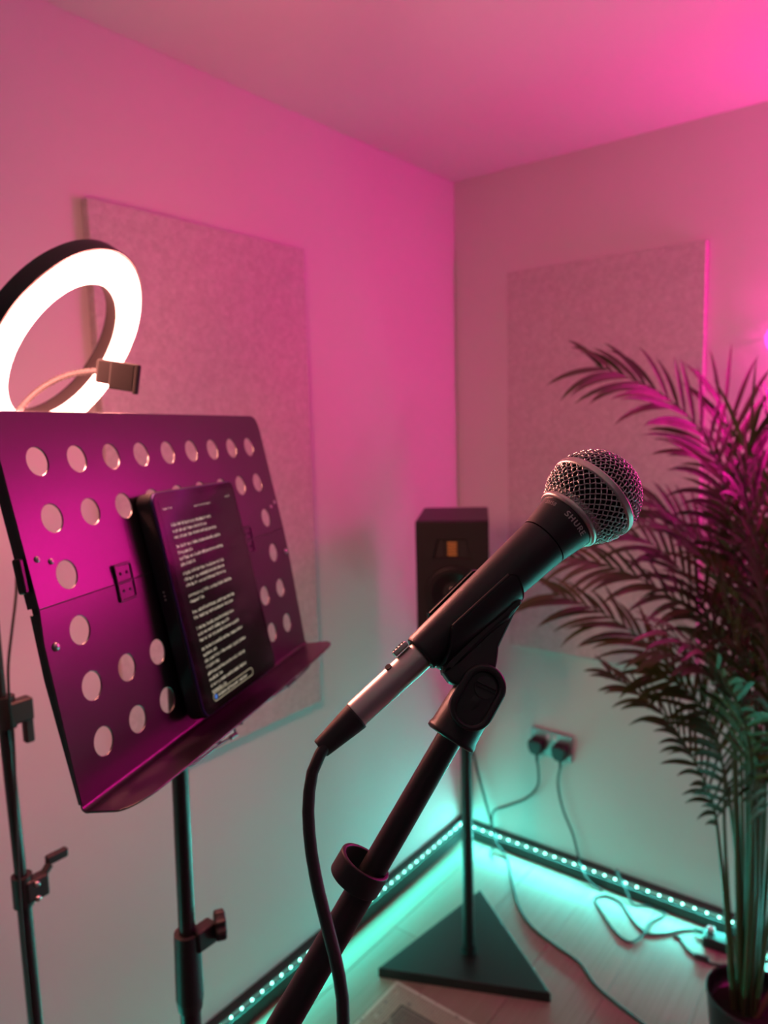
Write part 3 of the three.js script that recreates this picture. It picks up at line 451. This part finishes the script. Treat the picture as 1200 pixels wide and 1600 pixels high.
// ---------------------------------------------------------------- tablet
{
  const t = thing('tablet', 'tablet in a black case showing lines of song text', 'tablet', V(-1.6925, 1.1975, 0.7519)); t.rotation.set(-11.97 * D, 21.55 * D, -0.34 * D, 'YXZ');
  const w = 0.1735, h = 0.2407;
  mesh('case', extrude(roundRect(-0.0012, -0.0012, w + 0.0012, h + 0.0012, 0.0115), 0.0185, 0.0025, 3, 10).translate(0, 0, -0.0205), std({ color: lin(0.012, 0.011, 0.016), roughness: 0.6 }), t);
  const body = mesh('body', extrude(roundRect(0, 0, w, h, 0.011), 0.0062, 0.0012, 3, 10).translate(0, 0, -0.0062), std({ color: lin(0.10, 0.06, 0.22), roughness: 0.4, metalness: 0.8 }), t);
  mesh('glass', extrude(roundRect(0.0011, 0.0011, w - 0.0011, h - 0.0011, 0.0102), 0.0008, 0.0002, 1, 10).translate(0, 0, -0.0002), phys({ color: lin(0.006), roughness: 0.08 }), t);
  const btn = [-0.004, 0, 0.004].map((d) => new THREE.SphereGeometry(0.0011, 8, 6).translate(-0.0012, h * 0.56 + d, -0.012)); btn.forEach((g) => mesh('contact_dot', g, M.steel, t));
  const tex = canvasTexture(720, 1020, (c, W, Hh) => {
    c.fillStyle = '#0b0908'; c.fillRect(0, 0, W, Hh);
    // word-shaped strokes: short strokes with ascenders and gaps in the rhythm of the lines seen on the screen
    const word = (x, y, n, s) => { for (let k = 0; k < n; k++) { const asc = rnd(); const y0 = asc > 0.72 ? y - s : y - s * 0.64, y1 = asc < 0.12 ? y + s * 0.25 : y; c.fillRect(x, y0, s * 0.12, y1 - y0); if (rnd() < 0.75) c.fillRect(x, y - s * 0.64, s * 0.40, s * 0.10); if (rnd() < 0.5) c.fillRect(x, y - s * 0.13, s * 0.42, s * 0.13); if (rnd() < 0.55) c.fillRect(x + s * 0.32, y - s * 0.62, s * 0.14, s * 0.62); x += s * 0.62; } return x + s * 0.42; };
    const row = (y, words, s = 21, x = 74) => { c.fillStyle = '#fff0d2'; for (const n of words) x = word(x, y, n, s); };
    c.fillStyle = '#e8dcc4'; row(48, [5, 3, 2], 11, 24); row(62, [11, 8, 9], 9, 300); row(46, [3, 4], 11, 630);
    const blocks = [[134, [[1, 3, 3, 7, 4, 3, 4, 2, 4], [1, 3, 3, 3, 9, 2, 2, 3], [4, 3, 3, 4, 6, 4, 3, 2, 5]]], [240, [[3, 5, 2, 1, 6, 7, 6, 7], [9, 3], [3, 5, 2, 1, 6, 7, 6, 7], [9, 3]]], [374, [[1, 5, 1, 3, 4, 2, 3, 3, 4, 2, 4], [3, 2, 3, 3, 8, 4, 11], [4, 2, 3, 7, 4, 4, 7, 3]]], [484, [[3, 5, 2, 1, 6, 7, 6, 7], [9, 3]]], [566, [[4, 3, 6, 7, 6, 3, 4, 4], [4, 8, 5, 6, 3, 4, 4]]], [648, [[1, 3, 3, 7, 4, 3, 4, 2, 4], [1, 3, 3, 3, 9, 2, 2, 3], [4, 3, 3, 4, 6, 4, 3, 2, 5]]], [752, [[3, 5, 2, 1, 6, 7, 6, 7], [9, 3], [3, 5, 2, 1, 6, 7, 6, 7], [9, 3]]], [876, [[5, 2, 1, 6, 7, 6, 7], [9, 3], [2, 4, 1, 6, 7, 6, 7], [9, 4]]]];
    const ys = [0, 30, 60, 90]; for (const [y, rows] of blocks) rows.forEach((r, k) => row(y + ys[k], r, 16.5, 62));
    c.strokeStyle = '#d8c8a6'; c.lineWidth = 3; c.beginPath(); c.roundRect(60, 984 - 12, 420, 38, 18); c.stroke();
    c.fillStyle = '#4a76c8'; c.beginPath(); c.arc(84, 991, 12, 0, 6.3); c.fill(); row(998, [8, 6, 6, 9], 16, 108);
  });
  const sg = new THREE.PlaneGeometry(w - 0.017, h - 0.017).translate(w / 2, h / 2, 0.00075);
  mesh('screen', sg, phys({ color: lin(0.004), emissive: lin(1), emissiveMap: tex, emissiveIntensity: 0.95, roughness: 0.09 }), t);
}

// ---------------------------------------------------------------- microphone, clip, lead and stand share one axis frame
const micO = V(-1.8562, 1.3818, 1.1425), micX = V(0.1895, -0.7176, 0.6702), micY = V(0.7139, 0.5693, 0.4077), micZ = V(-0.6741, 0.4012, 0.6202);
const micQ = new THREE.Quaternion().setFromRotationMatrix(new THREE.Matrix4().makeBasis(micX, micY, micZ));
const mm = 0.001;
{
  const t = thing('microphone', 'handheld vocal microphone with silver mesh ball grille', 'microphone', micO); t.quaternion.copy(micQ);
  const bodyMat = phys({ color: lin(0.012, 0.010, 0.011), roughness: 0.42, clearcoat: 0.12, clearcoatRoughness: 0.5 });
  mesh('handle', lathe([[0.0075, 0.004], [0.0078, 0], [0.0091, -0.0004], [0.0098, 0.0004], [0.0101, 0.002], [0.0141, 0.0893], [0.0139, 0.0897], [0.012, 0.0898]], 72), bodyMat, t);
  // upper sleeve with the printed maker and model name
  const tex = canvasTexture(2048, 384, (c, w, h) => {
    c.fillStyle = '#1e1a1c'; c.fillRect(0, 0, w, h); c.fillStyle = '#b9b2ae'; c.textAlign = 'center'; c.textBaseline = 'middle';
    const put = (s, phi, y, size, extra) => { const x = ((phi / 360) % 1 + 1) % 1 * w; c.font = `bold ${size}px sans-serif`; c.save(); c.translate(x, y); c.scale(extra, 1); c.fillText(s, 0, 0); c.restore(); c.save(); c.translate(x + (x < w / 2 ? w : -w), y); c.scale(extra, 1); c.fillText(s, 0, 0); c.restore(); };
    put('SHURE', 16, 86, 92, 1.12); c.fillStyle = '#8d8684'; put('SM58', -50, 84, 62, 1); c.fillRect(w * 76 / 360 - 16, 70, 30, 34);
  });
  mesh('sleeve', lathe([[0.01412, 0.0902], [0.0170, 0.1084]], 96), phys({ color: lin(1), map: tex, roughness: 0.42, clearcoat: 0.12, clearcoatRoughness: 0.5 }), t);
  mesh('collar_ring', lathe([[0.0165, 0.1078], [0.0180, 0.1079], [0.0187, 0.1088], [0.0188, 0.1104], [0.0182, 0.1112], [0.0184, 0.1122], [0.0192, 0.1128], [0.0193, 0.1138], [0.0184, 0.1146], [0.0165, 0.1146]], 96), M.nickel, t);
  const R = 0.0255, c0 = 0.1293;
  mesh('foam_lining', lathe([[0.0001, c0 + R - 0.0014], ...[0.15, 0.3, 0.5, 0.7, 0.9, 1.1, 1.3, 1.5708, 1.8, 2.0, 2.2, 2.4].map((a) => [(R - 0.0014) * Math.sin(a), c0 + (R - 0.0014) * Math.cos(a)])], 48), M.foam, t);
  mesh('grille_band', lathe([[R - 0.0004, c0 - 0.0026], [R + 0.0006, c0 - 0.0023], [R + 0.0009, c0 - 0.0014], [R + 0.0005, c0 - 0.0003], [R + 0.0009, c0 + 0.0008], [R + 0.0007, c0 + 0.0017], [R - 0.0004, c0 + 0.0021]], 120), M.nickel, t);
  // woven wire: two families of wires that pass over and under each other
  const wires = []; const wr = 0.00041, amp = 0.00042, pitch = 0.00295;
  const sph = (th, ph, r) => V(r * Math.sin(th) * Math.sin(ph), c0 + r * Math.cos(th), r * Math.sin(th) * Math.cos(ph));
  const th0 = Math.PI / 2 + 0.09, th1 = Math.PI - Math.asin(0.0188 / R) - 0.0; // belt between the band and the collar
  { // belt: diagonal wires at 45 degrees
    const n = 39, L = (th1 - th0) * R, cross = 12;
    for (const sg of [1, -1]) for (let k = 0; k < n; k++) {
      const pts = []; for (let i = 0; i <= cross * 3; i++) { const f = i / (cross * 3), th = th0 - 0.02 + (th1 - th0 + 0.05) * f; const ph = k / n * Math.PI * 2 + sg * f * L / (0.9 * R); const par = Math.cos(Math.PI * (f * cross + k)) * sg; pts.push(sph(th, ph, R + amp * par)); }
      wires.push(new THREE.TubeGeometry(new THREE.CatmullRomCurve3(pts), cross * 3, wr, 5));
    }
  }
  { // cap: square weave laid over the dome
    const lim = (Math.PI / 2 - 0.07) * R, n = Math.floor(lim / pitch);
    for (const fam of [0, 1]) for (let k = -n; k <= n; k++) {
      const u = (k + 0.5) * pitch; if (Math.abs(u) > lim) continue; const half = Math.sqrt(lim * lim - u * u), steps = Math.max(6, Math.round(2 * half / pitch * 3)), pts = [];
      for (let i = 0; i <= steps; i++) { const v = -half + 2 * half * i / steps, a = fam ? v : u, b = fam ? u : v, rad = Math.hypot(a, b), ph = Math.atan2(a, b) + 0.4; const par = Math.cos(Math.PI * (v / pitch - 0.5 + k)) * (fam ? 1 : -1); pts.push(sph(rad / R, ph, R + amp * par)); }
      wires.push(new THREE.TubeGeometry(new THREE.CatmullRomCurve3(pts), steps, wr, 5));
    }
  }
  const gr = mesh('wire_mesh', wires, M.wire, t); gr.userData.kind = 'stuff';
}
{
  const t = thing('microphone_cable', 'black microphone cable with silver plug hanging from the microphone', 'cable', micO); t.quaternion.copy(micQ);
  mesh('plug_shell', lathe([[0.0055, 0.003], [0.0068, 0.0025], [0.0073, 0.0005], [0.0074, -0.004], [0.0071, -0.02], [0.0069, -0.0435], [0.0063, -0.0442]], 64).translate(0.0006, 0, 0), M.nickel, t);
  const latch = mesh('release_latch', box(0.0030, 0.0090, 0.0056, -0.0086, -0.0062, 0.001, 0.0009), M.nickel, t);
  for (let k = 0; k < 4; k++) mesh('ridge', box(0.0008, 0.0008, 0.005, -0.0103, -0.0092 + k * 0.0019, 0.001), M.nickel, latch);
  mesh('screw', cyl(V(-0.0056, -0.017, 0.0034), V(-0.0062, -0.017, 0.004), 0.0017, 0.0017, 14), M.blackSatin, t);
  mesh('boot', lathe([[0.0060, -0.0436], [0.0071, -0.0440], [0.0071, -0.0450], [0.0049, -0.0668], [0.0045, -0.0674], [0.003, -0.0672]], 48).translate(0.0012, 0, 0), M.rubber, t);
  const pts = [[-1.9005, 1.3466, 1.1185], [-1.9058, 1.3437, 1.1190], [-1.9117, 1.3366, 1.1182], [-1.9176, 1.3236, 1.1198], [-1.9226, 1.3085, 1.1245], [-1.9263, 1.2909, 1.1315], [-1.9289, 1.2738, 1.1398], [-1.9316, 1.2602, 1.1472], [-1.9338, 1.2484, 1.1517], [-1.9365, 1.2361, 1.1539], [-1.9404, 1.2112, 1.1539], [-1.95, 0.8, 1.15], [-1.96, 0.3, 1.155], [-1.975, 0.06, 1.18], [-2.01, 0.0115, 1.24], [-2.2, 0.0105, 1.42], [-2.45, 0.0105, 1.5]];
  const inv = new THREE.Matrix4().compose(micO, micQ, V(1, 1, 1)).invert();
  mesh('cord', tube(pts.map((p) => V(...p).applyMatrix4(inv)), 0.0029, 220, 14), M.rubber, t);
}
const tubeDir = V(-0.5567, -0.7874, -0.2647).normalize();
{
  const t = thing('microphone_clip', 'black plastic microphone clip gripping the microphone on the stand', 'microphone clip', micO); t.quaternion.copy(micQ);
  const plastic = phys({ color: lin(0.014, 0.013, 0.014), roughness: 0.4 });
  // cradle: an open shell around the handle
  const rows = 40, cols = 36, th = 0.0019, pos = [], idx = [], uv = [];
  const rad = (y) => 0.0101 + (y - 0.002) * (0.004 / 0.0873);
  for (let s = 0; s < 2; s++) for (let i = 0; i <= cols; i++) for (let j = 0; j <= rows; j++) {
    const f = i / cols, ph = (2 + 238 * f) * D, k = Math.min(f, 1 - f) * 2;
    const y0 = 0.0185 - 0.016 * Math.min(1, k * 1.5), y1 = 0.0625 - 0.003 * k - 0.006 * f - 0.004 * Math.pow(1 - Math.min(1, k * 7), 2), y = y0 + (y1 - y0) * j / rows;
    const flare = f > 0.9 ? (f - 0.9) * 0.03 : 0, r = rad(y) + 0.0003 + s * (th + 0.0005 * k) + flare;
    pos.push(r * Math.sin(ph), y, r * Math.cos(ph)); uv.push(f, j / rows);
  }
  const id = (s, i, j) => (s * (cols + 1) + i) * (rows + 1) + j;
  for (let i = 0; i < cols; i++) for (let j = 0; j < rows; j++) { idx.push(id(1, i, j), id(1, i + 1, j), id(1, i + 1, j + 1), id(1, i, j), id(1, i + 1, j + 1), id(1, i, j + 1)); idx.push(id(0, i, j), id(0, i + 1, j + 1), id(0, i + 1, j), id(0, i, j), id(0, i, j + 1), id(0, i + 1, j + 1)); }
  for (let j = 0; j < rows; j++) for (const i of [0, cols]) idx.push(id(0, i, j), id(1, i, j), id(1, i, j + 1), id(0, i, j), id(1, i, j + 1), id(0, i, j + 1));
  for (let i = 0; i < cols; i++) for (const j of [0, rows]) idx.push(id(0, i, j), id(0, i + 1, j), id(1, i + 1, j), id(0, i, j), id(1, i + 1, j), id(1, i, j));
  let g = new THREE.BufferGeometry(); g.setAttribute('position', new THREE.Float32BufferAttribute(pos, 3)); g.setAttribute('uv', new THREE.Float32BufferAttribute(uv, 2)); g.setIndex(idx); g = g.toNonIndexed(); g.computeVertexNormals();
  { const gi = new THREE.BufferGeometry(); gi.setAttribute('position', new THREE.Float32BufferAttribute(pos, 3)); gi.setAttribute('uv', new THREE.Float32BufferAttribute(uv, 2)); gi.setIndex(idx); gi.computeVertexNormals(); g = gi; }
  mesh('cradle', g, plastic, t);
  // rounded lip along the front edge of the cradle
  mesh('lip', tube([V(0.0008, 0.0195, 0.0125), V(0.0008, 0.03, 0.0131), V(0.0008, 0.045, 0.0138), V(0.0008, 0.0585, 0.0144)], 0.0011, 30, 8), plastic, t);
  // saddle and neck under it
  const sd = new THREE.Shape(); sd.moveTo(0.0118, 0.0585); sd.quadraticCurveTo(0.0155, 0.0590, 0.0158, 0.0555); sd.lineTo(0.0178, 0.0455); sd.lineTo(0.0166, 0.034); sd.lineTo(0.0166, 0.012); sd.lineTo(0.0150, 0.0015); sd.lineTo(0.0115, 0.0035); sd.quadraticCurveTo(0.0085, 0.03, 0.0118, 0.0585);
  mesh('saddle', extrude(sd, 0.0165, 0.0042, 5).translate(0, 0, -0.0095), plastic, t);
  const nk = new THREE.Shape(); nk.moveTo(0.0148, 0.0560); nk.lineTo(0.0203, 0.0413); nk.lineTo(0.0238, 0.0319); nk.quadraticCurveTo(0.0278, 0.0275, 0.0316, 0.0215); nk.absarc(0.0318, 0.0105, 0.0108, Math.PI / 2, -Math.PI * 0.75, true); nk.lineTo(0.0196, 0.0010); nk.lineTo(0.0141, 0.0016); nk.lineTo(0.0128, 0.0250); nk.closePath();
  const slot = new THREE.Path(); { const a = V(0.0183, 0.0335, 0), b = V(0.0209, 0.0240, 0), d = Math.atan2(b.y - a.y, b.x - a.x), r = 0.0021; slot.absarc(b.x, b.y, r, d - Math.PI / 2, d + Math.PI / 2); slot.absarc(a.x, a.y, r, d + Math.PI / 2, d + Math.PI * 1.5); slot.closePath(); } nk.holes.push(slot);
  mesh('neck', extrude(nk, 0.0095, 0.0016, 3).translate(0, 0, -0.0048), plastic, t);
  // swivel base: forked head with a slotted screw, sleeve and flange on the tube
  const dl = tubeDir.clone().applyQuaternion(micQ.clone().invert()), pv = V(0.0322, 0.0108, 0), end = V(0.0397, -0.0142, 0.0036);
  const q = new THREE.Quaternion().setFromUnitVectors(V(0, -1, 0), dl);
  const sleeve = lathe([[0.0076, -0.0285], [0.0118, -0.0290], [0.0130, -0.0283], [0.0131, -0.0265], [0.0124, -0.0245], [0.0119, -0.008], [0.0112, -0.0035], [0.009, -0.001], [0.0001, 0]], 56).applyQuaternion(q).translate(pv.x, pv.y, pv.z);
  mesh('sleeve', sleeve, plastic, t);
  const dir2 = Math.atan2(dl.y, dl.x), stad = (r, L, s = new THREE.Shape()) => { s.absarc(0, 0, r, Math.PI / 2, Math.PI * 1.5); s.lineTo(L, -r); s.absarc(L, 0, r, -Math.PI / 2, Math.PI / 2); s.closePath(); return s; };
  const onFork = (gg, z) => gg.rotateZ(dir2).translate(pv.x, pv.y, z);
  const outer = stad(0.0110, 0.0115); outer.holes.push(stad(0.0072, 0.0125, new THREE.Path()));
  const fork = mesh('fork', [onFork(extrude(outer, 0.0042, 0.0014, 3), 0.0095), onFork(extrude(stad(0.0108, 0.0115), 0.0062, 0.0012, 3), 0.0045), onFork(extrude(stad(0.0108, 0.0115), 0.0062, 0.0014, 3), -0.0115)], plastic, t);
  const sc = new THREE.Shape(); sc.absarc(0, 0, 0.0056, 0, 6.2832); sc.holes.push(poly([[-0.0062 + 0.001, -0.0006], [0.0052, -0.0006], [0.0052, 0.0006], [-0.0052, 0.0006]].map(([x, y]) => [x * Math.cos(0.4) - y * Math.sin(0.4), x * Math.sin(0.4) + y * Math.cos(0.4)])));
  mesh('screw', [extrude(sc, 0.0022, 0.0003, 1, 30).translate(pv.x + 0.0008, pv.y + 0.0005, 0.0105), new THREE.CylinderGeometry(0.0054, 0.0054, 0.0012, 30).rotateX(Math.PI / 2).translate(pv.x + 0.0008, pv.y + 0.0005, 0.0108)], std({ color: lin(0.03), roughness: 0.35 }), fork);
}
{
  const top = V(-1.8309, 1.3284, 1.143), bend = top.clone().addScaledVector(tubeDir, 0.46), foot = V(bend.x - 0.01, 0, bend.z - 0.02);
  const t = thing('microphone_stand', 'black boom microphone stand with slanting tube', 'microphone stand', V(foot.x, 0, foot.z));
  const r = (v) => v.clone().sub(V(foot.x, 0, foot.z));
  mesh('boom', cyl(r(top.clone().addScaledVector(tubeDir, -0.006)), r(top.clone().addScaledVector(tubeDir, 0.11)), 0.0070, 0.0070, 32), M.blackMetal, t);
  mesh('boom', cyl(r(top.clone().addScaledVector(tubeDir, 0.086)), r(bend.clone().addScaledVector(tubeDir, 0.14)), 0.0077, 0.0077, 32), M.blackMetal, t);
  mesh('clutch', [new THREE.CylinderGeometry(0.019, 0.019, 0.036, 28).rotateX(Math.PI / 2).translate(0, bend.y, 0.02), box(0.03, 0.05, 0.02, 0, bend.y - 0.02, 0, 0.004)], M.blackPlastic, t);
  mesh('pole', cyl(V(0, 0.05, 0), V(0, bend.y - 0.03, 0), 0.011, 0.011, 24), M.blackMetal, t);
  mesh('leg_hub', cyl(V(0, 0.05, 0), V(0, 0.12, 0), 0.02, 0.02, 24), M.blackPlastic, t);
  for (let k = 0; k < 3; k++) { const a = 0.3 + k * 2.0944; mesh('leg', [cyl(V(Math.cos(a) * 0.018, 0.085, Math.sin(a) * 0.018), V(Math.cos(a) * 0.33, 0.016, Math.sin(a) * 0.33), 0.008, 0.008, 14), new THREE.SphereGeometry(0.0105, 12, 8).translate(Math.cos(a) * 0.33, 0.0177, Math.sin(a) * 0.33)], M.blackMetal, t); }
}
{ // split plastic ring that clips a cable to the boom
  const c = V(-1.8791, 1.2658, 1.1168), t = thing('cable_ring', 'black plastic cable clip ring round the slanting tube', 'cable clip', c);
  t.quaternion.setFromUnitVectors(V(0, 1, 0), V(0.42, 0.92, 0.40).normalize());
  const s = new THREE.Shape(); s.absarc(0, 0, 0.0142, 0.35, Math.PI * 2 - 0.35); s.absarc(0, 0, 0.0118, Math.PI * 2 - 0.35, 0.35, true); s.closePath();
  mesh('band', extrude(s, 0.0125, 0.0007, 2, 40).rotateX(-Math.PI / 2).translate(0, -0.006, 0), M.blackPlastic, t);
}

renderer.render(scene, camera);
